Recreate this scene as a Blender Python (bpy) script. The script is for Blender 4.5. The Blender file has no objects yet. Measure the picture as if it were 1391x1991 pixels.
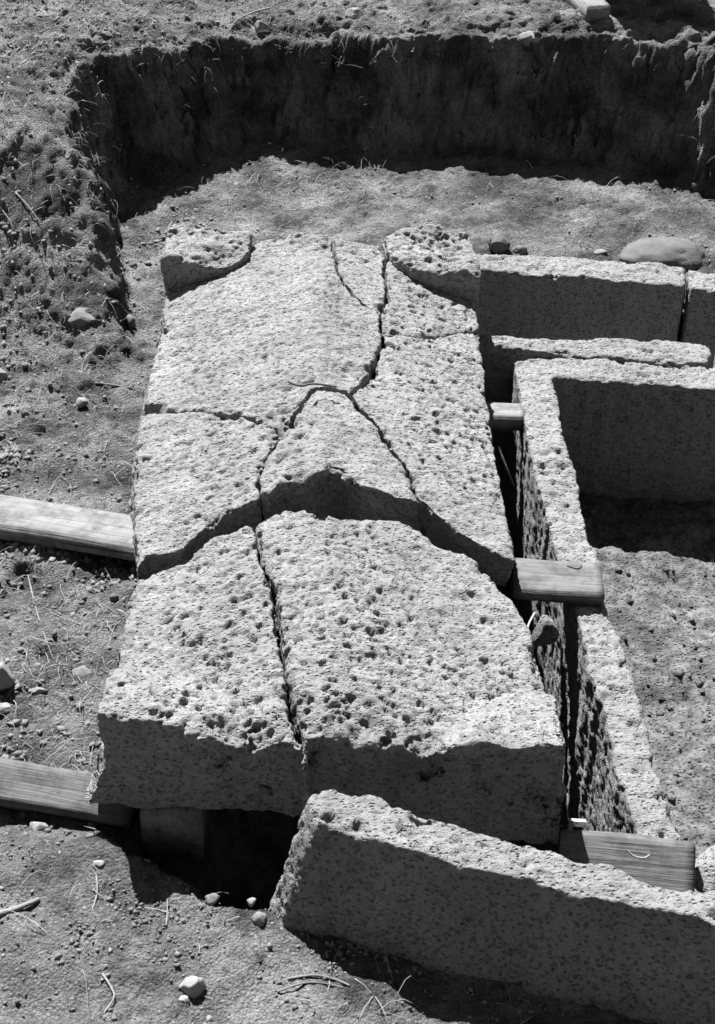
import bpy, bmesh, math, random
import numpy as np

scene = bpy.context.scene
R = math.radians

# ------------------------------------------------------------------ camera
CAM_H, PITCH, FPX = 2.40, R(36.4), 2765.0
cam_data = bpy.data.cameras.new('camera')
cam = bpy.data.objects.new('camera', cam_data)
scene.collection.objects.link(cam)
cam.location = (0, 0, CAM_H)
cam.rotation_euler = (R(90) - PITCH, 0, 0)
cam_data.sensor_fit = 'VERTICAL'
cam_data.sensor_height = 36.0
cam_data.lens = 36.0 * FPX / 1991.0
cam_data.clip_start = 0.05
cam_data.clip_end = 500
scene.camera = cam

# ------------------------------------------------------------------ sky and sun (black and white photograph: neutral light)
SUN_EL, SUN_AZ = R(53), R(-20)          # azimuth from +Y (away from the camera), negative = to the left
world = bpy.data.worlds.new('World')
scene.world = world
world.use_nodes = True
wn, wl = world.node_tree.nodes, world.node_tree.links
wn.clear()
sky = wn.new('ShaderNodeTexSky')
sky.sky_type = 'NISHITA'
sky.sun_disc = False
sky.sun_elevation = SUN_EL
sky.sun_rotation = SUN_AZ
sky.air_density = 0.8
sky.dust_density = 0.4
bw = wn.new('ShaderNodeSeparateColor')          # black and white film behind a red filter: the sky counts only by its red
bg = wn.new('ShaderNodeBackground')
bg.inputs['Strength'].default_value = 0.05
wo = wn.new('ShaderNodeOutputWorld')
wl.new(sky.outputs[0], bw.inputs[0])
wl.new(bw.outputs[0], bg.inputs['Color'])
wl.new(bg.outputs[0], wo.inputs['Surface'])

sun_data = bpy.data.lights.new('sun', 'SUN')
sun_data.energy = 5.0
sun_data.angle = R(0.5)
sun_data.color = (1.0, 1.0, 1.0)
sun = bpy.data.objects.new('sun', sun_data)
scene.collection.objects.link(sun)
sun.location = (-2, 9, 9)
sun.rotation_euler = (-(R(90) - SUN_EL), 0, -SUN_AZ)   # light travels from behind the trench towards the camera

scene.view_settings.view_transform = 'Standard'
scene.view_settings.look = 'None'
scene.view_settings.exposure = 1.9
scene.view_settings.gamma = 1.0
scene.view_settings.use_curve_mapping = False
scene.cycles.filter_width = 1.6
scene.cycles.max_bounces = 5
scene.cycles.diffuse_bounces = 1

# ------------------------------------------------------------------ helpers
COL = scene.collection
SP, CP = math.sin(PITCH), math.cos(PITCH)
rng = np.random.default_rng(7)
random.seed(7)

def at(px, py, z):
    """survey point: where the sight line through a photograph pixel meets the level z"""
    dx = (px - 695.5) / FPX
    dy = -(py - 995.5) / FPX
    d = np.array([dx, CP + dy * SP, -SP + dy * CP])
    t = (z - CAM_H) / d[2]
    return np.array([0, 0, CAM_H]) + d * t

def hash3(ix, iy, iz, seed):
    h = (ix.astype(np.int64) * 374761393 + iy.astype(np.int64) * 668265263 + iz.astype(np.int64) * 2147483647 + seed * 1274126177) & 0xffffffff
    h = ((h ^ (h >> 13)) * 1274126177) & 0xffffffff
    h = ((h ^ (h >> 16)) * 2246822519) & 0xffffffff
    h = h ^ (h >> 15)
    return (h & 0xffffff).astype(np.float32) / np.float32(0xffffff)

def vnoise(p, seed=0):
    i = np.floor(p).astype(np.int64)
    f = (p - i).astype(np.float32)
    f = f * f * f * (f * (f * 6 - 15) + 10)
    out = 0
    for a in (0, 1):
        wx = f[:, 0] if a else 1 - f[:, 0]
        for b in (0, 1):
            wy = f[:, 1] if b else 1 - f[:, 1]
            for c in (0, 1):
                wz = f[:, 2] if c else 1 - f[:, 2]
                out = out + wx * wy * wz * hash3(i[:, 0] + a, i[:, 1] + b, i[:, 2] + c, seed)
    return out * 2 - 1

def fbm(p, freq, octaves=4, seed=0, gain=0.5):
    out, amp, tot = 0, 1.0, 0.0
    q = p * freq
    for o in range(octaves):
        out = out + amp * vnoise(q, seed + o * 17)
        tot += amp
        amp *= gain
        q = q * 2.03 + 11.3
    return out / tot

def pores(p, cell, rmin, rmax, prob, seed, stretch=(1, 1, 1), power=2.0):
    """depth profile 0..1 of rounded pits scattered in space (r in units of a cell)"""
    q = p / (cell * np.array(stretch))
    i = np.floor(q).astype(np.int64)
    best = np.zeros(len(p), np.float32)
    for a in (-1, 0, 1):
        for b in (-1, 0, 1):
            for c in (-1, 0, 1):
                ci = i + np.array([a, b, c])
                h = [hash3(ci[:, 0], ci[:, 1], ci[:, 2], seed + k) for k in range(5)]
                d = np.sqrt((ci[:, 0] + h[0] - q[:, 0]) ** 2 + (ci[:, 1] + h[1] - q[:, 1]) ** 2 + (ci[:, 2] + h[2] - q[:, 2]) ** 2)
                r = rmin + (rmax - rmin) * h[3] ** power
                v = np.clip(1 - d / r, 0, 1) * (h[4] < prob)
                v = np.sqrt(np.clip(v * 1.6, 0, 1)) * np.clip(r / rmax, 0.35, 1)
                best = np.maximum(best, v)
    return best

def smoothstep(a, b, x):
    t = np.clip((x - a) / (b - a), 0, 1)
    return t * t * (3 - 2 * t)

def poly_sd(pts, poly):
    """signed distance to a closed polygon, negative inside"""
    d = np.full(len(pts), 1e9)
    inside = np.zeros(len(pts), bool)
    n = len(poly)
    for k in range(n):
        a, b = poly[k], poly[(k + 1) % n]
        e = b - a
        w = pts - a
        t = np.clip((w @ e) / max(e @ e, 1e-12), 0, 1)
        d = np.minimum(d, np.sum((w - t[:, None] * e) ** 2, axis=1))
        cond = ((a[1] > pts[:, 1]) != (b[1] > pts[:, 1]))
        if abs(e[1]) > 1e-12:
            xin = a[0] + e[0] * (pts[:, 1] - a[1]) / e[1]
            inside ^= cond & (pts[:, 0] < xin)
    d = np.sqrt(d)
    return np.where(inside, -d, d)

def mesh_arrays(name, verts, faces):
    """faces: (n,3) or (n,4) int array"""
    me = bpy.data.meshes.new(name)
    verts = np.asarray(verts, np.float32)
    faces = np.asarray(faces, np.int32)
    me.vertices.add(len(verts))
    me.vertices.foreach_set('co', verts.ravel())
    k = faces.shape[1]
    me.loops.add(faces.size)
    me.loops.foreach_set('vertex_index', faces.ravel())
    me.polygons.add(len(faces))
    me.polygons.foreach_set('loop_start', np.arange(0, faces.size, k, dtype=np.int32))
    me.polygons.foreach_set('loop_total', np.full(len(faces), k, np.int32))
    me.update(calc_edges=True)
    me.validate()
    return me

def link(name, me, mat=None, parent=None, loc=None, smooth=True):
    o = bpy.data.objects.new(name, me)
    COL.objects.link(o)
    if mat is not None and me is not None and not me.materials:
        me.materials.append(mat)
    if me is not None and smooth:
        me.polygons.foreach_set('use_smooth', np.ones(len(me.polygons), bool))
    if loc is not None:
        loc = np.asarray(loc, float)
        co = np.empty(len(me.vertices) * 3, np.float32)
        me.vertices.foreach_get('co', co)
        co = co.reshape(-1, 3) - loc.astype(np.float32)
        me.vertices.foreach_set('co', co.ravel())
        me.update()
        o.location = loc
    if parent is not None:
        bpy.context.view_layer.update()
        o.parent = parent
        o.matrix_parent_inverse = parent.matrix_world.inverted()
    return o

def tag(o, label=None, cat=None, group=None, kind=None):
    if label: o['label'] = label
    if cat:
        o['category'] = cat
        o['kind'] = 'thing'
    if group: o['group'] = group
    if kind: o['kind'] = kind
    return o

def get_co(me):
    co = np.empty(len(me.vertices) * 3, np.float32)
    me.vertices.foreach_get('co', co)
    return co.reshape(-1, 3).astype(np.float64)

def get_no(me):
    no = np.empty(len(me.vertices) * 3, np.float32)
    me.vertex_normals.foreach_get('vector', no)
    return no.reshape(-1, 3).astype(np.float64)

def set_co(me, co):
    me.vertices.foreach_set('co', np.asarray(co, np.float32).ravel())
    me.update()

def relax(me, co, iters, f=0.5):
    e = np.empty(len(me.edges) * 2, np.int32)
    me.edges.foreach_get('vertices', e)
    e = e.reshape(-1, 2)
    n = len(co)
    cnt = np.bincount(e[:, 0], minlength=n) + np.bincount(e[:, 1], minlength=n)
    cnt = np.maximum(cnt, 1)
    for _ in range(iters):
        avg = np.empty_like(co)
        for k in range(3):
            avg[:, k] = (np.bincount(e[:, 0], co[e[:, 1], k], n) + np.bincount(e[:, 1], co[e[:, 0], k], n)) / cnt
        co = co + f * (avg - co)
    return co

def densify(poly, step, jitter, seed):
    r = np.random.default_rng(seed)
    out = []
    n = len(poly)
    for k in range(n):
        a, b = np.asarray(poly[k][:2], float), np.asarray(poly[(k + 1) % n][:2], float)
        L = np.linalg.norm(b - a)
        m = max(1, int(L / step))
        nrm = np.array([b[1] - a[1], a[0] - b[0]]) / max(L, 1e-9)
        for j in range(m):
            out.append(a + (b - a) * j / m + nrm * r.normal(0, jitter))
    return np.array(out)

def inset(poly, g):
    """move every corner of a simple polygon inwards by g"""
    p = np.asarray(poly, float)
    area = 0.5 * np.sum(p[:, 0] * np.roll(p[:, 1], -1) - np.roll(p[:, 0], -1) * p[:, 1])
    s = 1 if area > 0 else -1
    prv, nxt = np.roll(p, 1, 0), np.roll(p, -1, 0)
    e = nxt - prv
    nrm = np.stack([-e[:, 1], e[:, 0]], 1) * s
    nrm /= np.maximum(np.linalg.norm(nrm, axis=1), 1e-9)[:, None]
    return p + nrm * g

def prism(poly, z0, z1):
    bm = bmesh.new()
    lo = [bm.verts.new((x, y, z0)) for x, y in poly]
    hi = [bm.verts.new((x, y, z1)) for x, y in poly]
    bm.faces.new(hi)
    bm.faces.new(list(reversed(lo)))
    n = len(poly)
    for k in range(n):
        bm.faces.new((lo[k], lo[(k + 1) % n], hi[(k + 1) % n], hi[k]))
    bmesh.ops.recalc_face_normals(bm, faces=bm.faces)
    bmesh.ops.triangulate(bm, faces=bm.faces)
    me = bpy.data.meshes.new('block')
    bm.to_mesh(me)
    bm.free()
    return me

def voxel(me, size):
    tmp = bpy.data.objects.new('tmp', me)
    COL.objects.link(tmp)
    m = tmp.modifiers.new('r', 'REMESH')
    m.mode = 'VOXEL'
    m.voxel_size = size
    m.adaptivity = 0
    dg = bpy.context.evaluated_depsgraph_get()
    out = bpy.data.meshes.new_from_object(tmp.evaluated_get(dg))
    bpy.data.objects.remove(tmp)
    bpy.data.meshes.remove(me)
    return out

WORN = []
def weather(me, seed, big=0.010, mid=0.0035, pit=0.016, fine=0.0150, stri=0.0032, pit_prob=0.34, pit_pow=3.0):
    """lumps, tool striations and real pits of a shelly porous limestone"""
    co = get_co(me)
    no = get_no(me)
    d = big * fbm(co, 5.0, 3, 3) + mid * fbm(co, 22.0, 3, 9)
    sc = np.array([7.0, 55.0, 55.0])
    sk = co.copy()
    sk[:, 1] += 0.20 * np.abs(co[:, 0] + 0.05) + 0.03 * vnoise(co * 3.0, 5)
    d += stri * fbm(sk * sc, 1.0, 2, 23) * 1.6
    dens = 0.5 + 0.5 * fbm(co, 3.2, 2, 41)
    sk = sk + 0.0045 * np.stack([vnoise(co * 90, 71), vnoise(co * 90, 72), vnoise(co * 90, 73)], 1)
    worn = np.zeros(len(co))
    for wx, wy, wr in WORN:
        worn = np.maximum(worn, np.exp(-((co[:, 0] - wx) ** 2 + (co[:, 1] - wy) ** 2) / wr ** 2))
    if worn.max() > 0.05:
        d -= worn * (0.013 * pores(sk, 0.024, 0.28, 0.58, 0.75, 300, (1.2, 1, 1), 1.0) + 0.010 + 0.010 * fbm(co, 30.0, 3, 66))
    d -= pit * pores(sk, 0.034, 0.13, 0.48, pit_prob, 100, (1.6, 1.0, 1.0), pit_pow) * smoothstep(0.2, 0.65, 0.5 + 0.5 * fbm(co, 6.0, 3, 43))
    d -= fine * pores(sk, 0.0135, 0.30, 0.66, 0.66, 200, (1.6, 1.0, 1.0), 1.5) * (0.30 + 0.70 * smoothstep(0.2, 0.6, dens)) * (1 - 0.45 * smoothstep(2.7, 3.6, co[:, 1]) * smoothstep(0.15, -0.1, co[:, 0]))
    d += 0.0035 * fbm(co, 75.0, 2, 47)
    d *= 0.5 + 0.5 * np.abs(no[:, 2])           # sawn and split sides are smoother than the weathered tops
    set_co(me, co + no * d[:, None])
    return me

# ------------------------------------------------------------------ materials
def new_mat(name):
    m = bpy.data.materials.new(name)
    m.use_nodes = True
    nt = m.node_tree
    nt.nodes.clear()
    out = nt.nodes.new('ShaderNodeOutputMaterial')
    b = nt.nodes.new('ShaderNodeBsdfPrincipled')
    b.inputs['Roughness'].default_value = 0.92
    b.inputs['Specular IOR Level'].default_value = 0.15
    nt.links.new(b.outputs[0], out.inputs[0])
    return m, nt, b

def node(nt, typ, **kw):
    n = nt.nodes.new(typ)
    for k, v in kw.items():
        if k in n.inputs:
            n.inputs[k].default_value = v
        else:
            setattr(n, k, v)
    return n

def noise_node(nt, vec, scale, detail=4, rough=0.6):
    n = node(nt, 'ShaderNodeTexNoise', Scale=scale, Detail=detail, Roughness=rough)
    nt.links.new(vec, n.inputs['Vector'])
    return n.outputs['Fac']

def ramp(nt, fac, stops):
    r = nt.nodes.new('ShaderNodeValToRGB')
    el = r.color_ramp.elements
    while len(el) > 1:
        el.remove(el[-1])
    el[0].position, v = stops[0]
    el[0].color = (v, v, v, 1)
    for p, v in stops[1:]:
        e = el.new(p)
        e.color = (v, v, v, 1)
    nt.links.new(fac, r.inputs[0])
    return r.outputs[0]

def math_node(nt, op, a, b):
    n = nt.nodes.new('ShaderNodeMath')
    n.operation = op
    for k, v in enumerate((a, b)):
        if isinstance(v, (int, float)):
            n.inputs[k].default_value = v
        else:
            nt.links.new(v, n.inputs[k])
    return n.outputs[0]

def mul_color(nt, a, b, fac=1.0):
    n = nt.nodes.new('ShaderNodeMix')
    n.data_type = 'RGBA'
    n.blend_type = 'MULTIPLY'
    n.inputs[0].default_value = fac
    nt.links.new(a, n.inputs[6])
    nt.links.new(b, n.inputs[7])
    return n.outputs[2]

def stone_material(name, lo, hi, bump=1.0, stain=0.0, stain_scale=7.5):
    m, nt, b = new_mat(name)
    geo = nt.nodes.new('ShaderNodeNewGeometry')
    P = geo.outputs['Position']
    mp = node(nt, 'ShaderNodeMapping')
    mp.inputs['Scale'].default_value = (0.7, 1.0, 1.0)
    mp.inputs['Rotation'].default_value = (0, 0, R(-6))
    nt.links.new(P, mp.inputs['Vector'])
    big = ramp(nt, noise_node(nt, P, 4.0, 5, 0.6), [(0.3, lo), (0.7, hi)])
    gr = ramp(nt, noise_node(nt, P, 120.0, 5, 0.8), [(0.30, 0.60), (0.47, 0.90), (0.62, 1.04)])
    c = mul_color(nt, big, gr)
    if stain:
        st = ramp(nt, noise_node(nt, P, stain_scale, 6, 0.7), [(0.42, 1.0 - stain), (0.58, 1.0)])
        c = mul_color(nt, c, st)
    nt.links.new(c, b.inputs['Base Color'])
    # small pits, tooling streaks and grain
    v = node(nt, 'ShaderNodeTexVoronoi', Scale=120.0)
    nt.links.new(mp.outputs[0], v.inputs['Vector'])
    pit = ramp(nt, v.outputs['Distance'], [(0.10, 0.0), (0.42, 1.0)])
    pres = ramp(nt, noise_node(nt, P, 60.0, 2), [(0.48, 0.0), (0.56, 1.0)])
    pitm = math_node(nt, 'MAXIMUM', pit, pres)
    st2 = node(nt, 'ShaderNodeMapping')
    st2.inputs['Scale'].default_value = (0.16, 1.0, 1.0)
    st2.inputs['Rotation'].default_value = (0, 0, R(-6))
    nt.links.new(P, st2.inputs['Vector'])
    streak = noise_node(nt, st2.outputs[0], 130.0, 3, 0.6)
    fine = noise_node(nt, P, 260.0, 4, 0.7)
    h = math_node(nt, 'ADD', math_node(nt, 'MULTIPLY', pitm, 1.15), math_node(nt, 'ADD', math_node(nt, 'MULTIPLY', streak, 0.6), math_node(nt, 'MULTIPLY', fine, 0.6)))
    bp = node(nt, 'ShaderNodeBump', Strength=1.0 * bump, Distance=0.009)
    nt.links.new(h, bp.inputs['Height'])
    nt.links.new(bp.outputs[0], b.inputs['Normal'])
    return m

def soil_material(name, lo, hi, bump=1.0):
    m, nt, b = new_mat(name)
    geo = nt.nodes.new('ShaderNodeNewGeometry')
    P = geo.outputs['Position']
    big = ramp(nt, noise_node(nt, P, 4.2, 8, 0.68), [(0.40, lo), (0.60, hi)])
    gr = ramp(nt, noise_node(nt, P, 70.0, 6, 0.75), [(0.32, 0.45), (0.55, 1.0), (0.75, 1.15)])
    c = mul_color(nt, mul_color(nt, big, gr), ramp(nt, noise_node(nt, P, 260.0, 3, 0.7), [(0.3, 0.55), (0.6, 1.15)]))
    nt.links.new(c, b.inputs['Base Color'])
    n1 = noise_node(nt, P, 38.0, 7, 0.75)
    n2 = noise_node(nt, P, 170.0, 5, 0.75)
    loose = ramp(nt, noise_node(nt, P, 5.0, 4, 0.6), [(0.42, 0.5), (0.58, 1.0)])    # trodden and loose patches
    vg = node(nt, 'ShaderNodeTexVoronoi', Scale=150.0)
    nt.links.new(P, vg.inputs['Vector'])
    grit = math_node(nt, 'MULTIPLY', vg.outputs['Distance'], -0.45)
    h = math_node(nt, 'MULTIPLY', math_node(nt, 'ADD', math_node(nt, 'ADD', n1, grit), math_node(nt, 'MULTIPLY', n2, 0.6)), loose)
    bp = node(nt, 'ShaderNodeBump', Strength=1.0 * bump, Distance=0.034)
    nt.links.new(h, bp.inputs['Height'])
    nt.links.new(bp.outputs[0], b.inputs['Normal'])
    return m

def wood_material(name, lo, hi):
    m, nt, b = new_mat(name)
    tc = nt.nodes.new('ShaderNodeTexCoord')
    mp = node(nt, 'ShaderNodeMapping')
    mp.inputs['Scale'].default_value = (0.9, 14.0, 14.0)
    nt.links.new(tc.outputs['Object'], mp.inputs['Vector'])
    g1 = noise_node(nt, mp.outputs[0], 4.0, 6, 0.65)
    mp2 = node(nt, 'ShaderNodeMapping')
    mp2.inputs['Scale'].default_value = (2.0, 60.0, 60.0)
    nt.links.new(tc.outputs['Object'], mp2.inputs['Vector'])
    g2 = noise_node(nt, mp2.outputs[0], 3.0, 4, 0.6)
    c = mul_color(nt, ramp(nt, g1, [(0.3, lo), (0.55, hi), (0.75, hi * 0.85)]), ramp(nt, g2, [(0.3, 0.72), (0.6, 1.0)]))
    dirt = ramp(nt, noise_node(nt, tc.outputs['Object'], 14.0, 5, 0.7), [(0.36, 0.5), (0.56, 1.0)])
    c = mul_color(nt, c, dirt)
    mp3 = node(nt, 'ShaderNodeMapping')
    mp3.inputs['Scale'].default_value = (1.1, 26.0, 26.0)
    nt.links.new(tc.outputs['Object'], mp3.inputs['Vector'])
    split = ramp(nt, noise_node(nt, mp3.outputs[0], 2.2, 3, 0.5), [(0.30, 0.35), (0.335, 1.0)])
    c = mul_color(nt, c, split)
    nt.links.new(c, b.inputs['Base Color'])
    bp = node(nt, 'ShaderNodeBump', Strength=0.7, Distance=0.004)
    nt.links.new(math_node(nt, 'ADD', math_node(nt, 'ADD', g1, g2), split), bp.inputs['Height'])
    nt.links.new(bp.outputs[0], b.inputs['Normal'])
    b.inputs['Roughness'].default_value = 0.8
    return m

def plain_material(name, lo, hi, scale=30.0):
    m, nt, b = new_mat(name)
    geo = nt.nodes.new('ShaderNodeNewGeometry')
    n = noise_node(nt, geo.outputs['Position'], scale, 4, 0.65)
    nt.links.new(ramp(nt, n, [(0.3, lo), (0.7, hi)]), b.inputs['Base Color'])
    bp = node(nt, 'ShaderNodeBump', Strength=0.6, Distance=0.004)
    nt.links.new(noise_node(nt, geo.outputs['Position'], scale * 5, 4, 0.7), bp.inputs['Height'])
    nt.links.new(bp.outputs[0], b.inputs['Normal'])
    return m

M_LID = stone_material('pale_porous_limestone', 0.185, 0.255, 1.0, 0.14)
M_CHEST = stone_material('porous_limestone', 0.18, 0.24)
M_RUBBLE = stone_material('dirty_limestone', 0.14, 0.22, 1.3, 0.5, 20.0)
M_SLAB = stone_material('weathered_limestone', 0.19, 0.25, 1.1, 0.12)
M_SOIL = soil_material('dry_soil', 0.062, 0.225)
M_WOOD = wood_material('new_sawn_wood', 0.12, 0.18)
M_WOOD_MID = wood_material('dusty_board', 0.085, 0.13)
M_WOOD_OLD = wood_material('grey_old_wood', 0.07, 0.11)
M_STRAW = plain_material('dead_straw', 0.10, 0.25, 12.0)
M_CRUMB = plain_material('soil_crumb', 0.075, 0.19, 9.0)
M_PEBBLE = plain_material('pale_pebble', 0.15, 0.21, 25.0)
M_DARKROCK = plain_material('grey_boulder', 0.07, 0.115, 18.0)
M_PAPER = plain_material('pale_paper', 0.22, 0.28, 18.0)

# ------------------------------------------------------------------ levels of the excavation
ZE, ZB, RIDGE = 0.25, 0.095, 0.135       # lid: eaves, underside, ridge above the eaves
ZC = 0.10                               # rim of the chest on the right
BANK = 0.54

L0, L1 = at(183, 1482, ZE), at(330, 505, ZE)
R0, R1 = at(1108, 1532, ZE), at(917, 515, ZE)

def gable(x, y):
    tl = (y - L0[1]) / (L1[1] - L0[1])
    xl = L0[0] + (L1[0] - L0[0]) * tl
    tr = (y - R0[1]) / (R1[1] - R0[1])
    xr = R0[0] + (R1[0] - R0[0]) * tr
    c = (xl + xr) / 2
    w = (xr - xl) / 2
    u = np.abs(x - c) / w
    soft = np.sqrt(u * u + 0.0006) - 0.024
    cx, cy = (L1[0] + R1[0]) / 2 - 0.03, (L1[1] + R1[1]) / 2
    knob = 0.022 * np.exp(-((x - cx) / 0.075) ** 2 - ((y - cy) / 0.07) ** 2)      # stump of the ridge ornament
    tb = smoothstep(0.45, 0.0, np.abs(y - cy))                                   # fuller profile towards the back end
    a = 0.92 - 0.55 * tb
    sh = np.minimum(a * soft + (1 - a) * np.abs(u) ** 2.4, 1.25)
    return ZE + (RIDGE - 0.035 * tb) * (1 - sh) + knob

def on_lid(px, py):
    z = ZE + 0.08
    for _ in range(14):
        p = at(px, py, z)
        z = 0.5 * z + 0.5 * float(gable(p[0], p[1]))
    return p[:2]

# ------------------------------------------------------------------ ground: one sheet with the trench and the pit under the stones
rim_px = [(226, 680, .05), (224, 570, .20), (212, 480, .33), (200, 380, .45), (186, 280, .51), (172, 210, BANK), (164, 150, BANK),
          (205, 112, BANK), (310, 98, BANK), (400, 76, BANK), (480, 62, BANK), (560, 66, BANK), (640, 62, BANK), (740, 70, BANK), (850, 66, BANK), (960, 70, BANK),
          (1060, 66, BANK), (1180, 62, BANK), (1260, 70, BANK), (1340, 80, BANK), (1420, 108, BANK), (1600, 150, BANK), (2100, 300, BANK)]
def bank_z(x):
    return np.interp(x, [-1.6, -1.0, -0.45, 0.3, 1.0, 1.8], [0.56, 0.54, 0.47, 0.535, 0.58, 0.61])
def rim_point(a, b, c):
    p = at(a, b, c)
    if c == BANK:
        for _ in range(6):
            p = at(a, b, float(bank_z(p[0])))
    return p[:2]
rim = [rim_point(a, b, c) for a, b, c in rim_px] + [np.array([4.5, 4.2]), np.array([4.5, -3]), np.array([-1.2, -3.0]), np.array([-1.2, 3.6])]
rim = np.array(rim)
pit_px = [(205, 1560), (232, 1635), (330, 1692), (418, 1742), (478, 1748), (540, 1738), (572, 1700)]
pit = [at(a, b, 0.08)[:2] for a, b in pit_px]
SL_A, SL_B = at(640, 1560, 0.335), at(1391, 1745, 0.335)
pit += [np.array([SL_A[0] + .06, SL_A[1] - 0.06]), np.array([SL_B[0] + 0.4, SL_B[1] - 0.20])]
BW0, BW1 = at(925, 500, 0.12), at(1391, 528, 0.12)
pit += [np.array([2.2, 1.6]), np.array([2.2, BW1[1] - 0.03]), np.array([BW1[0], BW1[1] + .02]), np.array([BW0[0], BW0[1] + .02])]
pit += [np.array([L1[0] + 0.55, L1[1] - 0.3]), np.array([L1[0] + 0.22, L1[1] - 0.5]), at(330, 1100, 0.1)[:2], at(290, 1400, 0.1)[:2]]
pit = np.array(pit)

def axis(lo, hi, step, far_lo, far_hi, fine=None):
    c = list(np.arange(lo, hi + step * .5, step))
    a, s = [], step
    x = lo
    while x > far_lo:
        s *= 1.25
        x -= s
        a.append(x)
    b, s = [], step
    x = c[-1]
    while x < far_hi:
        s *= 1.25
        x += s
        b.append(x)
    return np.array(a[::-1] + c + b)

def ground_z(x, y):
    p2 = np.stack([x, y], 1)
    p3 = np.stack([x, y, np.zeros_like(x)], 1)
    wob = 0.03 * fbm(p3, 4.5, 4, 77) + 0.055 * fbm(p3, 13.0, 5, 79, 0.65)
    sd = poly_sd(p2, rim) + wob
    sp = poly_sd(p2, pit) + 0.5 * wob
    n1 = fbm(p3, 1.6, 3, 51)
    n2 = fbm(p3, 7.0, 4, 53)
    n3 = fbm(p3, 32.0, 3, 55)
    floor = 0.015 + 0.02 * n1 + 0.02 * n2 + 0.008 * n3
    floor = floor + 0.05 * smoothstep(4.2, 5.0, y) * smoothstep(-0.2, 0.6, x)
    floor = floor + 0.07 * smoothstep(-0.75, -1.5, x) * smoothstep(2.0, 4.0, y)
    floor = floor + 0.07 * smoothstep(2.10, 1.96, y + 0.05 * n2)
    T = 0.04 + (bank_z(x) - 0.04) * smoothstep(4.0, 5.0, y - 0.10 * n1)
    T = T + 0.03 * n1 + 0.035 * n2 + 0.014 * n3
    T = T + 0.10 * smoothstep(-1.1, -2.2, x)
    wild = np.maximum(smoothstep(0.0, 0.2, sd), smoothstep(-0.55, -0.8, x) * smoothstep(1.9, 2.3, y))
    T = T + 0.015 * wild * fbm(p3, 14.0, 4, 57, 0.65)
    floor = floor + 0.022 * wild * fbm(p3, 14.0, 4, 57, 0.65)
    f = smoothstep(-0.07, 0.075, sd)
    z = floor * (1 - f) + T * f
    # crumbling lip rounds the upper edge
    z = z - 0.035 * np.exp(-((sd - 0.09) / 0.05) ** 2) * f * smoothstep(0.1, 0.4, T)
    zp = -0.62 + 0.04 * n2
    # shelf under the timbers at the front left of the pit
    g = smoothstep(0.02, -0.14, sp)
    return z * (1 - g) + zp * g

gx = axis(-1.75, 1.75, 0.0098, -60, 60)
gy = axis(1.30, 7.4, 0.0098, -40, 120)
gy = np.sort(np.unique(np.concatenate([gy[(gy < 5.45) | (gy > 6.35)], np.arange(5.45, 6.35, 0.0048)])))
GX, GY = np.meshgrid(gx, gy)
gxf, gyf = GX.ravel(), GY.ravel()
gz = ground_z(gxf, gyf)
nx, ny = len(gx), len(gy)
idx = np.arange(nx * ny).reshape(ny, nx)
gf = np.stack([idx[:-1, :-1].ravel(), idx[:-1, 1:].ravel(), idx[1:, 1:].ravel(), idx[1:, :-1].ravel()], 1)
gme = mesh_arrays('ground', np.stack([gxf, gyf, gz], 1), gf)
gco, gno = get_co(gme), get_no(gme)
near = (np.abs(gxf) < 1.9) & (gyf > 1.2) & (gyf < 7.6)
steep = 1 - np.abs(gno[:, 2])
gd = 0.010 * fbm(gco, 24.0, 4, 61, 0.6) + 0.06 * steep * fbm(gco * np.array([0.8, 0.8, 1.6]), 9.0, 5, 63, 0.65)
patch = smoothstep(-0.25, 0.3, fbm(gco, 3.0, 3, 97))
gd += (0.35 + 0.65 * patch) * (0.012 * pores(gco, 0.050, 0.2, 0.5, 0.55, 401, (1, 1, 1), 1.5) + 0.009 * pores(gco, 0.027, 0.28, 0.55, 0.6, 402, (1, 1, 1), 1.3))
gco += gno * (gd * near)[:, None]
set_co(gme, gco)
ground = link('ground', gme, M_SOIL)
tag(ground, kind='structure')

def ground_at(x, y):
    return float(ground_z(np.array([x]), np.array([y]))[0])

def ground_hit(px, py):
    """first point of the ground along a sight line"""
    a, b = at(px, py, 0.75), at(px, py, -0.2)
    t = np.linspace(0, 1, 1200)
    q = a + (b - a) * t[:, None]
    below = ground_z(q[:, 0], q[:, 1]) >= q[:, 2]
    return q[int(np.argmax(below))].copy()

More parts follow.
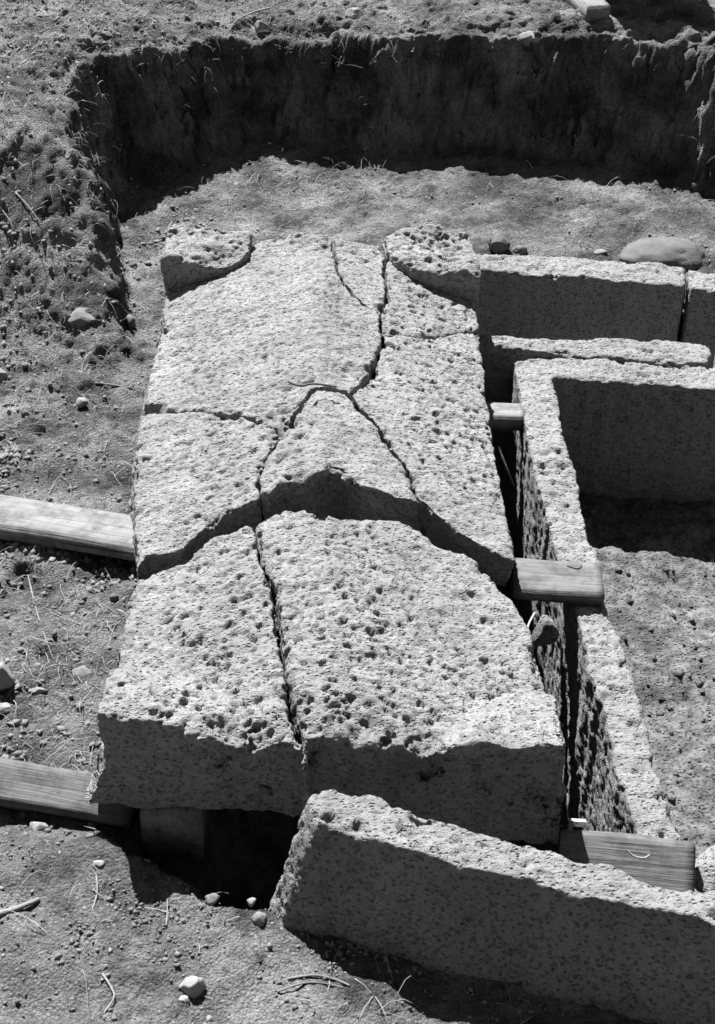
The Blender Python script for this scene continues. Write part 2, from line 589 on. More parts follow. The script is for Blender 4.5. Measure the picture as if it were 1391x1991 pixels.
# ------------------------------------------------------------------ the broken gabled lid
VOX = 0.0042
def lid_piece(name, poly, label, seed, gap=0.0045, side_batter=False, drop=0.0, tilt=(0, 0), zb=ZB, rough=1.0, wear=0.0, undercut=0.0, soften=5):
    poly = densify(poly, 0.010, 0.0006, seed)
    q = np.stack([poly[:, 0], poly[:, 1], np.full(len(poly), 0.7)], 1)     # neighbours share one warp, so cracks fit
    poly[:, 0] += 0.010 * fbm(q, 16.0, 4, 301, 0.65)
    poly[:, 1] += 0.012 * fbm(q, 16.0, 4, 302, 0.65)
    poly = inset(poly, gap)
    me = voxel(prism(poly, 0.0, 0.2), VOX)
    co = get_co(me)
    co = relax(me, co, soften)
    s = co[:, 2] / 0.2                       # 0 underside .. 1 top
    # fracture faces wander a little with depth
    edge = np.exp(-np.abs(poly_sd(co[:, :2], poly[::2])) / 0.014)
    chip = edge * smoothstep(0.05, 0.55, fbm(co, 20.0, 3, 311)) * 0.030
    wan = fbm(co * np.array([1, 1, 2.0]), 9.0, 3, seed)
    co[:, 1] += undercut * (1 - s) * (1 if undercut > 0 else smoothstep(0.0, 0.35, co[:, 1] - co[:, 1].mean()))
    co[:, 0] += 0.010 * wan * (1 - s)
    if side_batter:
        tl = (co[:, 1] - L0[1]) / (L1[1] - L0[1])
        xl = L0[0] + (L1[0] - L0[0]) * tl
        w = np.exp(-np.clip(co[:, 0] - xl, 0, None) / 0.05)
        co[:, 0] -= 0.042 * (1 - s) * w
    zt = gable(co[:, 0], co[:, 1])
    cx, cy = co[:, 0].mean(), co[:, 1].mean()
    zt = zt - chip - drop + tilt[0] * (co[:, 0] - cx) + tilt[1] * (co[:, 1] - cy)
    if wear:
        yf = L0[1] + (R0[1] - L0[1]) * np.clip((co[:, 0] - L0[0]) / (R0[0] - L0[0]), 0, 1)
        k = np.exp(-np.clip(co[:, 1] - yf, 0, None) / 0.07)
        q = np.stack([co[:, 0], co[:, 1] * 0.6, np.full(len(co), 2.5)], 1)
        zt = zt - wear * k * (0.5 + 1.2 * fbm(q, 9.0, 5, 19, 0.6))
    co[:, 2] = zb + (zt - zb) * s
    set_co(me, co)
    weather(me, seed, big=0.008 * rough, mid=0.0042 * rough)
    o = link(name, me, M_LID, loc=(cx, cy, zb))
    tag(o, label, 'stone lid', 'broken pieces of the gabled stone lid')
    return o

for wpx, wpy, wr in ((692, 712, .075), (700, 640, .06), (560, 800, .06), (385, 1300, .12), (300, 1330, .10), (836, 985, .04), (650, 930, .05),
                     (700, 500, .07), (1020, 1440, .10), (330, 520, .08), (850, 530, .10), (470, 1440, .08), (760, 1440, .06)):
    WORN.append((*on_lid(wpx, wpy), wr))

def px_path(pts):
    return [on_lid(a, b) for a, b in pts]

C1 = np.array([(L1[0] + R1[0]) / 2, (L1[1] + R1[1]) / 2])
def back(t):
    return L1[:2] + (R1[:2] - L1[:2]) * t
def front(t):
    return L0[:2] + (R0[:2] - L0[:2]) * t
c12 = px_path([(277, 790), (350, 797), (455, 805), (500, 817), (530, 828), (553, 838)])
c13 = px_path([(575, 805), (598, 768), (606, 754)])
c1b = px_path([(606, 754), (655, 754), (683, 766)])
c14 = px_path([(708, 744), (728, 705), (743, 672), (744, 640), (738, 606)])
c16 = px_path([(722, 600), (690, 572), (662, 535), (653, 500), (650, 482)])
c23 = px_path([(508, 970), (503, 940), (512, 905), (530, 870), (553, 838)])
c34 = px_path([(692, 790), (722, 812), (760, 868), (785, 905), (803, 945), (818, 975), (838, 996)])
c45 = px_path([(744, 648), (800, 652), (860, 650), (932, 642)])
c56 = px_path([(738, 606), (756, 578), (750, 545), (746, 520), (752, 497)])
g7 = px_path([(266, 1122), (300, 1108), (345, 1090), (375, 1065), (405, 1047), (440, 1025), (470, 1017), (496, 1014)])
c78 = px_path([(496, 1014), (502, 1045), (508, 1085), (522, 1130), (540, 1190), (545, 1250), (556, 1300), (568, 1355), (580, 1410), (590, 1452)])
t78 = 0.466

f1 = [L1[:2]] + px_path([(312, 640), (292, 720)]) + c12 + c13[:-1] + c1b + c14 + c16 + [back(0.545), back(0.3)]
piece1 = lid_piece('lid_fragment', f1, 'large back left lid piece with a rounded corner knob, nearest the trench corner', 11, side_batter=True, rough=1.35)
f2 = px_path([(270, 800), (264, 880), (263, 1000), (264, 1118), (285, 1087), (330, 1078), (352, 1070), (400, 1032), (440, 1003), (480, 985)]) + c23 + c12[::-1][1:-1]
piece2 = lid_piece('lid_fragment', f2, 'left middle lid piece beside the pale wooden beam end', 12, side_batter=True, undercut=0.11)
f3 = c1b + c34 + px_path([(806, 990), (770, 977), (735, 964), (700, 957), (676, 940), (655, 920), (632, 928), (605, 940), (570, 946), (545, 955), (527, 974)]) + c23 + c13[:-1]
piece3 = lid_piece('lid_fragment', f3, 'wedge shaped middle lid piece pointing away, above the widest dark gap', 13, undercut=0.11, gap=0.006, rough=1.7, tilt=(0, -0.045), drop=-0.006)
f4 = c45[::-1] + c14[::-1][1:] + [c1b[-1]] + c34 + px_path([(852, 1006), (870, 1020), (900, 1042), (960, 1077), (998, 1094), (1000, 1082), (985, 1000), (966, 880), (951, 790), (943, 735)])
piece4 = lid_piece('lid_fragment', f4, 'right middle lid piece running along the narrow gap beside the stone chest', 14, undercut=0.11)
f5 = c45 + [R1[:2], back(0.85), back(0.70)] + c56[::-1][:-1] + [c14[-1]]
piece5 = lid_piece('lid_fragment', f5, 'back right lid piece with a raised corner knob above its own shadow', 15, gap=0.003, rough=1.7)
f6 = [c14[-1]] + c16 + [back(0.545), back(0.62), back(0.70)] + c56[::-1][:-1]
piece6 = lid_piece('lid_fragment', f6, 'small wedge shaped lid piece between cracks at the back edge', 16, drop=0.006, rough=1.7)
f7 = g7 + c78[1:] + [front(t78), front(0.3), front(0.15), L0[:2]] + px_path([(212, 1350), (240, 1200)])
piece7 = lid_piece('lid_fragment', f7, 'front left lid piece with a worn corner above the dark hollow', 17, side_batter=True, zb=0.112, rough=1.8, wear=0.065, undercut=-0.07, soften=14)
f8 = c78[::-1] + px_path([(520, 1001), (545, 991), (600, 985), (640, 997), (665, 1001), (720, 1001), (762, 1001), (790, 1012), (840, 1038), (890, 1065), (935, 1095), (965, 1130), (1000, 1165),
                      (1030, 1212), (1052, 1290), (1072, 1370)]) + [R0[:2], front(0.85), front(0.65), front(t78)]
piece8 = lid_piece('lid_fragment', f8, 'largest front right lid piece with the ridge running down its middle', 18, zb=ZB - 0.03, rough=1.45, wear=0.06, undercut=-0.07, soften=12)

def corner_knob(parent, corner, ax, ay, rx, ry, ztop, dome, seed, vox=0.0045, slope=0.0, square=0.8):
    """quarter round corner acroterion: corner point, directions to the lid's inside, radii"""
    pts = [corner + 0.004 * (ax + ay)]
    for k in range(13):
        a = math.pi / 2 * k / 12
        ca, sa = max(math.cos(a), 0.0) ** square, max(math.sin(a), 0.0) ** square
        pts.append(corner + ax * rx * ca + ay * ry * sa)
    poly = densify(pts, 0.025, 0.003, seed)
    me = voxel(prism(poly, 0, 0.2), vox)
    co = relax(me, get_co(me), 34)
    s = co[:, 2] / 0.2
    rel = co[:, :2] - corner
    u = np.stack([rel @ ax / rx, rel @ ay / ry], 1)
    rr = np.clip(np.sqrt(np.clip(u[:, 0], 0, 2) ** 2.2 + np.clip(u[:, 1], 0, 2) ** 2.2), 0, 1.1)
    base = gable(co[:, 0], co[:, 1]) - 0.07
    top = ZE + ztop * (1 + 0.22 * fbm(np.stack([co[:, 0], co[:, 1], co[:, 0] * 0 + seed], 1), 9.0, 3, seed)) * (1 - dome * rr ** 2.2) * (1 - slope * np.clip(u[:, 1], 0, 1))
    top = np.maximum(top, base + 0.045)
    co[:, 2] = base + (top - base) * s
    set_co(me, co)
    weather(me, seed, big=0.026, mid=0.008, pit=0.017, pit_prob=0.55)
    return link('corner_acroterion', me, M_LID, parent=parent)

def unit(v):
    return v / np.linalg.norm(v)
uxb, uxf = unit(R1[:2] - L1[:2]), unit(R0[:2] - L0[:2])
uyl, uyr = unit(L1[:2] - L0[:2]), unit(R1[:2] - R0[:2])
corner_knob(piece1, L1[:2], uxb, -uyl, 0.285, 0.23, 0.150, 0.10, 31, slope=0.22, square=0.55)
corner_knob(piece5, R1[:2], -uxb, -uyr, 0.29, 0.27, 0.138, 0.22, 32, slope=0.12, square=0.62)
corner_knob(piece7, L0[:2] + 0.012 * uxf, uxf, uyl, 0.32, 0.26, 0.135, 0.72, 33)
corner_knob(piece8, R0[:2], -uxf, uyr, 0.33, 0.24, 0.125, 0.68, 34)

# ------------------------------------------------------------------ upright walls and slabs
def wall_block(poly, zb, zt, vox, seed, lean=(0, 0), relaxn=6, big=0.010, mid=0.005, top_noise=0.012, pit=0.022, fine=0.014, pit_pow=1.5, **kw):
    poly = densify(poly, 0.02, 0.002, seed)
    q = np.stack([poly[:, 0], poly[:, 1], np.full(len(poly), seed * 1.3)], 1)
    poly[:, 0] += 0.016 * fbm(q, 6.0, 4, 303)
    poly[:, 1] += 0.016 * fbm(q, 6.0, 4, 304)
    H = zt - zb
    me = voxel(prism(poly, 0, H), vox)
    co = relax(me, get_co(me), relaxn)
    s = co[:, 2] / H
    tn = fbm(np.stack([co[:, 0], co[:, 1], np.full(len(co), seed * 3.7)], 1), 7.0, 3, seed)
    co[:, 2] += s * top_noise * tn
    co[:, 0] += lean[0] * (s - 1)
    co[:, 1] += lean[1] * (s - 1)
    co[:, 2] += zb
    set_co(me, co)
    weather(me, seed, big=big, mid=mid, pit=pit, fine=fine, pit_pow=pit_pow, **kw)
    return me

def P(px, py, z):
    return at(px, py, z)[:2]

# the chest to the right of the lid
chest = bpy.data.objects.new('stone_chest', None)
COL.objects.link(chest)
chest.location = (*P(1160, 1200, ZC), -0.45)
tag(chest, 'open porous limestone chest right of the broken lid, its inside in deep shadow', 'stone chest')
bpy.context.view_layer.update()
out_l = [(1000, 700), (1011, 773), (1024, 846), (1040, 899), (1062, 999), (1083, 1085), (1128, 1218), (1160, 1355), (1186, 1430), (1214, 1551), (1252, 1650)]
in_l = [(1330, 1650), (1296, 1540), (1266, 1430), (1252, 1366), (1216, 1264), (1190, 1196), (1167, 1096), (1138, 1000), (1120, 922), (1097, 842), (1074, 732)]
wall_px = out_l + in_l + [(1130, 734), (1200, 742), (1300, 749), (1400, 757), (1560, 772), (1550, 726), (1400, 712), (1300, 706), (1200, 696), (1100, 690), (1040, 686)]
cw = wall_block([P(a, b, ZC) for a, b in wall_px], -0.60, ZC, 0.0061, 51, pit_prob=0.8)
link('wall', cw, M_CHEST, parent=chest)
floor_poly = [P(1070, 730, ZC) + np.array([0.03, 0.0]), P(1330, 1660, ZC) + np.array([-0.05, -0.1]), P(1600, 1800, ZC), P(1600, 745, ZC)]
fl = wall_block([np.array(p) for p in floor_poly], -0.52, -0.345, 0.0075, 52, big=0.030, mid=0.010, pit_prob=0.1, pit=0.004, fine=0.004)
co = get_co(fl)
co[:, 2] += 0.20 * smoothstep(2.85, 2.1, co[:, 1]) + 0.04 * fbm(co, 6.0, 4, 88)
set_co(fl, co)
link('floor_slab', fl, M_RUBBLE, parent=chest)

# crosswise slabs behind it
BZ = 0.13
s1 = [(908, 488), (928, 489), (1000, 492), (1100, 497), (1200, 503), (1332, 519), (1337, 556), (1200, 541), (1100, 534), (1000, 528), (926, 524), (908, 522)]
me = wall_block([P(a, b, BZ) for a, b in s1], -0.55, BZ, 0.0065, 53, pit_prob=0.8, relaxn=9)
o = link('upright_slab', me, M_CHEST, loc=(*P(1130, 515, BZ), -0.55))
tag(o, 'long upright stone slab behind the dark trough, small stones lying along its back', 'stone slab', 'upright stone slabs')
s2 = [(1343, 522), (1420, 528), (1560, 540), (1560, 582), (1420, 566), (1345, 558)]
me = wall_block([P(a, b, BZ) for a, b in s2], -0.55, BZ - 0.01, 0.0065, 54, pit_prob=0.8, relaxn=9)
o = link('upright_slab', me, M_CHEST, loc=(*P(1430, 540, BZ), -0.55))
tag(o, 'upright stone slab cut off by the right edge, past the joint of the rear slab', 'stone slab', 'upright stone slabs')
NZ = 0.115
s3 = [(890, 646), (922, 648), (1000, 652), (1060, 656), (1120, 654), (1200, 655), (1290, 660), (1340, 663), (1372, 668), (1386, 684), (1380, 704), (1290, 704), (1200, 694), (1100, 684), (1000, 678), (928, 672), (892, 669)]
me = wall_block([P(a, b, NZ) for a, b in s3], -0.55, NZ, 0.0060, 55, pit_prob=0.8, relaxn=10)
o = link('upright_slab', me, M_CHEST, loc=(*P(1150, 675, NZ), -0.55))
tag(o, 'upright stone slab with a rounded right end, tight behind the stone chest', 'stone slab', 'upright stone slabs')
s4 = [(1396, 668), (1440, 670), (1600, 682), (1600, 724), (1440, 710), (1394, 706)]
me = wall_block([P(a, b, NZ) for a, b in s4], -0.55, NZ, 0.008, 56, relaxn=8)
o = link('upright_slab', me, M_CHEST, loc=(*P(1480, 690, NZ), -0.55))
tag(o, 'stone slab just showing at the right edge behind the chest', 'stone slab', 'upright stone slabs')

# leaning slab in the foreground
FZ = 0.335
s5 = [(596, 1556), (610, 1532), (640, 1526), (735, 1553), (791, 1575), (861, 1590), (932, 1613), (1043, 1640), (1098, 1664), (1164, 1670), (1270, 1704), (1350, 1728), (1420, 1742), (1560, 1790),
      (1560, 1862), (1391, 1800), (1260, 1762), (1133, 1736), (1010, 1708), (932, 1690), (841, 1664), (760, 1640), (690, 1606), (620, 1596)]
me = wall_block([P(a, b, FZ) for a, b in s5], -0.10, FZ, 0.0055, 57, lean=(0.045, 0.0), pit_prob=0.85, relaxn=8, big=0.014, top_noise=0.02)
co = get_co(me)
co[:, 1] -= 0.06 * np.clip((FZ - co[:, 2]) / 0.36, 0, 1) + 0.0
co[:, 0] -= 0.062 * np.clip((FZ - co[:, 2]) / 0.30, 0, 1) * np.exp(-np.clip(co[:, 0] - P(596, 1556, FZ)[0], 0, 9) / 0.12)
set_co(me, co)
o = link('upright_slab', me, M_SLAB, loc=(*P(1000, 1680, FZ), -0.16))
tag(o, 'thick foreground stone slab standing on edge, bright porous top and dark front', 'stone slab', 'upright stone slabs')

# ------------------------------------------------------------------ timbers
def plank(name, p0, p1, width, thick, mat, label, cat, roll=0.0, group=None, seed=1, bow=0.0):
    """p0,p1: ends of the centre line of the top face"""
    p0, p1 = np.asarray(p0, float), np.asarray(p1, float)
    L = np.linalg.norm(p1 - p0)
    nl, nw, nt_ = max(8, int(L / 0.02)), 10, 4
    bm = bmesh.new()
    bmesh.ops.create_cube(bm, size=1.0)
    for v in bm.verts:
        v.co = (v.co.x * L, v.co.y * width, (v.co.z - 0.5) * thick)
    bmesh.ops.bevel(bm, geom=list(bm.edges), offset=0.0035, segments=2, affect='EDGES')
    xs = [e for e in bm.edges if abs(e.verts[0].co.x - e.verts[1].co.x) > L * 0.5]
    bmesh.ops.subdivide_edges(bm, edges=xs, cuts=nl, use_grid_fill=True)
    ys = [e for e in bm.edges if abs(e.verts[0].co.y - e.verts[1].co.y) > width * 0.5]
    bmesh.ops.subdivide_edges(bm, edges=ys, cuts=6, use_grid_fill=True)
    me = bpy.data.meshes.new(name)
    bm.to_mesh(me)
    bm.free()
    co = get_co(me)
    n = fbm(co * np.array([1.5, 8, 8]) + seed * 5.1, 1.5, 3, seed)
    co[:, 2] += 0.006 * n + bow * (1 - (2 * co[:, 0] / L) ** 2)
    co[:, 1] += 0.008 * fbm(co + seed, 6.0, 4, seed + 4)
    co[:, 0] += 0.004 * fbm(co + seed, 22.0, 3, seed + 8) * (np.abs(co[:, 0]) > 0.49 * L)
    set_co(me, co)
    o = link(name, me, mat)
    d = (p1 - p0) / L
    o.location = (p0 + p1) / 2
    from mathutils import Matrix, Vector
    X = Vector(d)
    Y = Vector((0, 0, 1)).cross(X).normalized()
    Z = X.cross(Y)
    rot = Matrix((X, Y, Z)).transposed() @ Matrix.Rotation(roll, 3, 'X')
    o.rotation_euler = rot.to_euler()
    tag(o, label, cat, group)
    return o

def at3(px, py, z):
    return at(px, py, z)

plank('timber_beam', at3(-160, 965, 0.085), at3(330, 1044, 0.095) , 0.145, 0.045, M_WOOD,
      'pale sawn timber beam running under the left side of the lid at the middle gap', 'beam', seed=3, roll=R(-2))
plank('timber_beam', at3(-160, 1485, 0.07), at3(260, 1560, 0.07), 0.10, 0.05, M_WOOD_OLD,
      'greyish timber beam running under the front left corner of the lid', 'beam', seed=5, roll=R(24))
pA = at3(332, 1560, 0.106) + np.array([0, -0.03, 0])
plank('timber_block', pA, pA + np.array([-0.02, 0.55, -0.01]), 0.128, 0.15, M_WOOD,
      'squared timber end in shadow under the front left of the lid', 'timber', seed=6)
plank('wood_board', at3(1000, 1114, ZC + .038), at3(1173, 1124, ZC + .036), 0.135, 0.036, M_WOOD_MID,
      'short thick board with a knot, lying from the lid to the chest wall', 'board', seed=7)
knot_board = bpy.data.objects['wood_board']
kp = at(1117, 1098, ZC + 0.0368)
bm = bmesh.new()
bmesh.ops.create_uvsphere(bm, u_segments=20, v_segments=10, radius=1.0)
for v in bm.verts:
    v.co = (v.co.x * 0.020, v.co.y * 0.014 * (1 + 0.2 * math.sin(3 * v.co.x)), v.co.z * 0.0008)
me = bpy.data.meshes.new('knot')
bm.to_mesh(me)
bm.free()
me.transform(__import__('mathutils').Matrix.Translation(kp))
link('knot', me, M_WOOD_OLD, parent=knot_board)
plank('wood_block', at3(936, 796, ZC - 0.01), at3(1020, 798, ZC - 0.01), 0.088, 0.05, M_WOOD,
      'small pale wood block wedged in the narrow gap between lid and chest', 'board', seed=8)
plank('wood_board', at3(1088, 1668, 0.105), at3(1352, 1694, 0.105), 0.12, 0.03, M_WOOD_OLD,
      'grey board sloping behind the foreground slab at lower right', 'board', seed=9, roll=R(34))
pT = at3(1160, 20, BANK + 0.10)
plank('timber_post', pT + np.array([-0.28, 1.2, 0.02]), at3(1166, 12, BANK + 0.09), 0.10, 0.08, M_WOOD,
      'squared timber end lying on the far bank above the trench wall', 'timber', seed=10)

# ------------------------------------------------------------------ single stones
def stone(name, loc, size, seed, mat, label, cat='stone', group=None, sink=0.35, subdiv=4, rotz=0.0, flat=False, rough=0.34, lvl=None):
    bm = bmesh.new()
    bmesh.ops.create_icosphere(bm, subdivisions=subdiv, radius=1.0)
    me = bpy.data.meshes.new(name)
    bm.to_mesh(me)
    bm.free()
    co = get_co(me)
    r = 1 + rough * fbm(co + seed * 3.3, 1.1, 2, seed) + rough * 0.35 * fbm(co + seed, 4.5, 3, seed + 1)
    # facets
    rr = np.random.default_rng(seed)
    for k in range(0 if flat else 14):
        n = unit(rr.normal(size=3))
        dd = co @ n
        lim = rr.uniform(0.62, 0.85)
        r = np.where(dd > lim, np.minimum(r, lim / np.maximum(dd, 1e-3) * 1.02), r)
    co = co * r[:, None] * (np.array(size) / 2)
    c, s = math.cos(rotz), math.sin(rotz)
    co = np.stack([co[:, 0] * c - co[:, 1] * s, co[:, 0] * s + co[:, 1] * c, co[:, 2]], 1)
    co[:, 2] += size[2] * (0.5 - sink)
    set_co(me, co)
    o = link(name, me, mat)
    o.location = loc
    tag(o, label, cat, group)
    return o

def gstone(name, px, py, size, seed, mat, label, **kw):
    return stone(name, ground_hit(px, py), size, seed, mat, label, **kw)

gs = 'loose stones on the ground'
gstone('boulder', 1285, 496, (0.30, 0.20, 0.12), 61, M_DARKROCK, 'large smooth rounded grey stone behind the rear slab', flat=True, sink=0.55, rough=0.2, group=gs)
gstone('stone', 968, 487, (0.075, 0.07, 0.085), 62, M_DARKROCK, 'small upright grey stone behind the lid\'s back right corner', sink=0.2, group=gs)
gstone('stone', 1012, 490, (0.07, 0.05, 0.04), 63, M_DARKROCK, 'low grey stone just right of the small upright one', group=gs)
gstone('stone', 1168, 493, (0.062, 0.035, 0.022), 64, M_PEBBLE, 'small flat white stone on the soil left of the big grey one', group=gs, sink=0.2)
gstone('stone', 376, 1925, (0.052, 0.045, 0.040), 65, M_PEBBLE, 'pale stone alone on the foreground soil, largest there', group=gs, sink=0.2)
gstone('stone', 360, 1952, (0.026, 0.022, 0.024), 66, M_PEBBLE, 'small stone touching the pale foreground stone', group=gs)
gstone('stone', 408, 1984, (0.018, 0.016, 0.014), 67, M_PEBBLE, 'tiny pale pebble at the bottom below the pale foreground stone', group=gs, subdiv=3)
gstone('stone', 2, 1335, (0.085, 0.09, 0.09), 68, M_PEBBLE, 'angular white stone cut by the left edge, shadow on its right', group=gs, sink=0.15)
gstone('stone', 4, 1380, (0.06, 0.04, 0.03), 69, M_PEBBLE, 'flat white stone at the left edge below the angular one', group=gs)
gstone('stone', 78, 1612, (0.05, 0.035, 0.03), 70, M_PEBBLE, 'pale stone on the soil just below the greyish beam', group=gs)
gstone('stone', -2, 735, (0.075, 0.06, 0.06), 71, M_PEBBLE, 'white stone half cut by the left edge above the pale beam', group=gs)
gstone('clod', 160, 612, (0.13, 0.10, 0.05), 72, M_CRUMB, 'pale lump of soil low on the left bank', cat='soil clod', group=gs, sink=0.6, rough=0.35)
gstone('clod', 162, 790, (0.045, 0.04, 0.035), 73, M_PEBBLE, 'small square pale clod left of the crack in the lid', cat='soil clod', group=gs, sink=0.05, subdiv=3)
gstone('clod', 256, 632, (0.035, 0.05, 0.06), 74, M_DARKROCK, 'dark clod beside the left edge of the lid', cat='soil clod', group=gs, subdiv=3)
gstone('clod', 503, 1790, (0.034, 0.034, 0.032), 75, M_CRUMB, 'dark crumbly clod left of the foreground slab foot', cat='soil clod', group=gs, subdiv=3)
gstone('stone', 412, 1752, (0.022, 0.02, 0.018), 76, M_CRUMB, 'rounded pebble on the lip of the hollow, left of another', group=gs, subdiv=3)
gstone('stone', 489, 1755, (0.016, 0.015, 0.014), 77, M_CRUMB, 'dark pebble on the lip of the hollow near the slab', group=gs, subdiv=3)
gstone('stone', 195, 1682, (0.03, 0.022, 0.02), 78, M_PEBBLE, 'whitish crumb of stone on soil left of the hollow', group=gs, subdiv=3)
gstone('stone', 75, 1345, (0.05, 0.02, 0.02), 79, M_PEBBLE, 'thin pale stone sliver right of the angular white stone', group=gs, subdiv=3)
gstone('stone', 160, 1310, (0.06, 0.05, 0.03), 80, M_CRUMB, 'greyish flat stone near the lid\'s lower left side', group=gs, subdiv=3)
gstone('stone', 1035, 68, (0.13, 0.09, 0.07), 81, M_CRUMB, 'broken lump of earth on the lip of the far trench wall', group=gs, sink=0.72, rough=0.6)
gstone('stone', 690, 32, (0.09, 0.07, 0.05), 82, M_PEBBLE, 'pale stone on the far bank near its middle', group=gs)
gstone('stone', 510, 58, (0.08, 0.06, 0.06), 83, M_PEBBLE, 'pale stone on the lip of the far wall where a root hangs', group=gs)
b = at(228, 150, 0.36)
stone('stone', b, (0.085, 0.07, 0.08), 84, M_CRUMB, 'roundish pale stone stuck in the bank at the trench corner', group=gs, sink=0.5)
b = at(752, 78, 0.40)
stone('stone', b, (0.06, 0.05, 0.04), 85, M_CRUMB, 'stone sticking out just under the lip of the far wall', group=gs, sink=0.5)
b = at(1060, 1222, -0.06)
stone('stone', b, (0.075, 0.07, 0.11), 86, M_CHEST, 'broken pale stone chip wedged in the gap below the knotted board', group=gs, sink=0.6)
b = at(1392, 1700, 0.05)
stone('stone', b, (0.11, 0.12, 0.10), 87, M_CHEST, 'pale faceted stone at the right edge beside the sloping grey board', group=gs, sink=0.4)

b = at(1238, 0, 0.60)  # out-of-frame mass added only for the rounded shadow it casts on the far bank
stone('shadow_caster', np.array([b[0], b[1] + 0.15, 0.55]), (0.48, 0.24, 0.86), 88, M_DARKROCK, 'unseen mass added beyond the top right edge to throw a rounded shadow on the bank', sink=0.1, rough=0.12)

# hollow little block standing by the sloping board
hb = at(1122, 1617, 0.0)
bm = bmesh.new()
for (x0, x1, z0, z1) in ((-.019, .019, .014, .025), (-.019, .019, -.025, -.006), (-.019, -.011, -.0062, .0142), (.011, .019, -.0062, .0142)):
    g = bmesh.ops.create_cube(bm, size=1.0)
    for v in g['verts']:
        v.co = ((x0 + x1) / 2 + v.co.x * (x1 - x0), v.co.y * 0.035, (z0 + z1) / 2 + v.co.z * (z1 - z0))
me = bpy.data.meshes.new('hollow_block')
bm.to_mesh(me)
bm.free()
o = link('hollow_block', me, M_PAPER, smooth=False)
o.location = hb
o.rotation_euler = (R(-38), 0, R(-4))
tag(o, 'tiny white block with a slot, at the left end of the sloping board', 'block')

# stone chips on the floor of the chest
rr_ = np.random.default_rng(44)
fco = get_co(fl)
fno = get_no(fl)
cand = np.where((fno[:, 2] > 0.6) & (fco[:, 2] > -0.43))[0]
pick = rr_.choice(cand, 1800)
bm = bmesh.new()
bmesh.ops.create_icosphere(bm, subdivisions=1, radius=1.0)
iv = np.array([v.co[:] for v in bm.verts])
jf = np.array([[v.index for v in f.verts] for f in bm.faces])
bm.free()
n = len(pick)
sz = 0.002 + 0.011 * rr_.uniform(0, 1, n) ** 4
V = iv[None] * sz[:, None, None] * rr_.uniform(0.5, 1.4, (n, len(iv), 1)) * rr_.uniform(0.6, 1.4, (n, 1, 3)) + (fco[pick] - np.stack([0 * sz, 0 * sz, sz * 0.35], 1))[:, None, :]
F = jf[None] + (np.arange(n) * len(iv))[:, None, None]
me = mesh_arrays('stone_rubble', V.reshape(-1, 3), F.reshape(-1, 3))
tag(link('stone_rubble', me, M_RUBBLE, smooth=False), 'small stone chips littering the floor of the chest', 'rubble', kind='stuff')

# ------------------------------------------------------------------ roots, straw, crumbs
def tube_mesh(name, pts, r0, r1, sides=5):
    pts = np.asarray(pts, float)
    n = len(pts)
    V, F = [], []
    for k in range(n):
        t = unit(pts[min(k + 1, n - 1)] - pts[max(k - 1, 0)])
        a = unit(np.cross(t, np.array([0.3, 0.2, 1.0])))
        b = np.cross(t, a)
        r = r0 + (r1 - r0) * k / (n - 1)
        for j in range(sides):
            w = 2 * math.pi * j / sides
            V.append(pts[k] + r * (a * math.cos(w) + b * math.sin(w)))
    for k in range(n - 1):
        for j in range(sides):
            F.append((k * sides + j, k * sides + (j + 1) % sides, (k + 1) * sides + (j + 1) % sides, (k + 1) * sides + j))
    return mesh_arrays(name, V, F)

def curve_pts(ctrl, n=24):
    c = np.asarray(ctrl, float)
    out = []
    m = len(c)
    for k in range(m - 1):
        p0, p1, p2, p3 = c[max(k - 1, 0)], c[k], c[k + 1], c[min(k + 2, m - 1)]
        for t in np.linspace(0, 1, n // (m - 1) + 1)[:-1]:
            out.append(0.5 * ((2 * p1) + (-p0 + p2) * t + (2 * p0 - 5 * p1 + 4 * p2 - p3) * t * t + (-p0 + 3 * p1 - 3 * p2 + p3) * t ** 3))
    out.append(c[-1])
    return out

def root(name, ctrl, r0, r1, label, cat, mat=None):
    pts = curve_pts(ctrl)
    me = tube_mesh(name, pts, r0, r1)
    o = link(name, me, mat or M_STRAW, loc=pts[0])
    tag(o, label, cat, 'roots and stalks')
    return o

def gp(px, py, dz=0.006):
    return ground_hit(px, py) + np.array([0, 0, dz * 0.5])

root('root', [gp(525, 20, .02), gp(490, 32, .03), gp(455, 50, .02), at(430, 95, .40), at(418, 115, .35), at(398, 135, .31)], .0042, .0025,
     'thin pale root hanging in a curve over the far trench wall', 'root')
root('stalk', [gp(55, 1120), gp(72, 1190, .012), gp(88, 1240, .015), gp(104, 1284)], .0022, .0014, 'straight pale straw on dark soil below the pale beam', 'straw')
root('stick', [gp(-10, 1782), gp(38, 1768, .01), gp(78, 1752, .012)], .007, .005, 'short brown stick at the left edge of the foreground soil', 'stick', M_CRUMB)
root('root', [gp(200, 1895), gp(218, 1925, .012), gp(222, 1945, .012), gp(200, 1975)], .0025, .0015, 'curved root on the foreground soil left of the pale stone', 'root')
root('stalk', [gp(188, 1705), gp(190, 1740, .012), gp(180, 1770)], .0028, .0016, 'short pale straw standing on soil left of the hollow', 'straw')
root('root', [gp(560, 1905), gp(610, 1900, .012), gp(650, 1908, .014), gp(680, 1918)], .0030, .002, 'dark root lying by the tip of the slab shadow', 'root', M_CRUMB)
root('root', [gp(540, 1930), gp(590, 1915, .01), (gp(630, 1915, .01)), gp(668, 1922)], .0022, .0014, 'thin root crossing the soil below the slab foot', 'root', M_CRUMB)
root('stalk', [gp(30, 375), gp(55, 405, .02), gp(75, 430, .01)], .0035, .002, 'short pale stalk on the left bank slope', 'straw')
root('stalk', [gp(5, 410), gp(25, 445, .02), gp(24, 480, .02), gp(12, 515)], .003, .002, 'bent pale stalk at the left edge of the bank', 'straw')
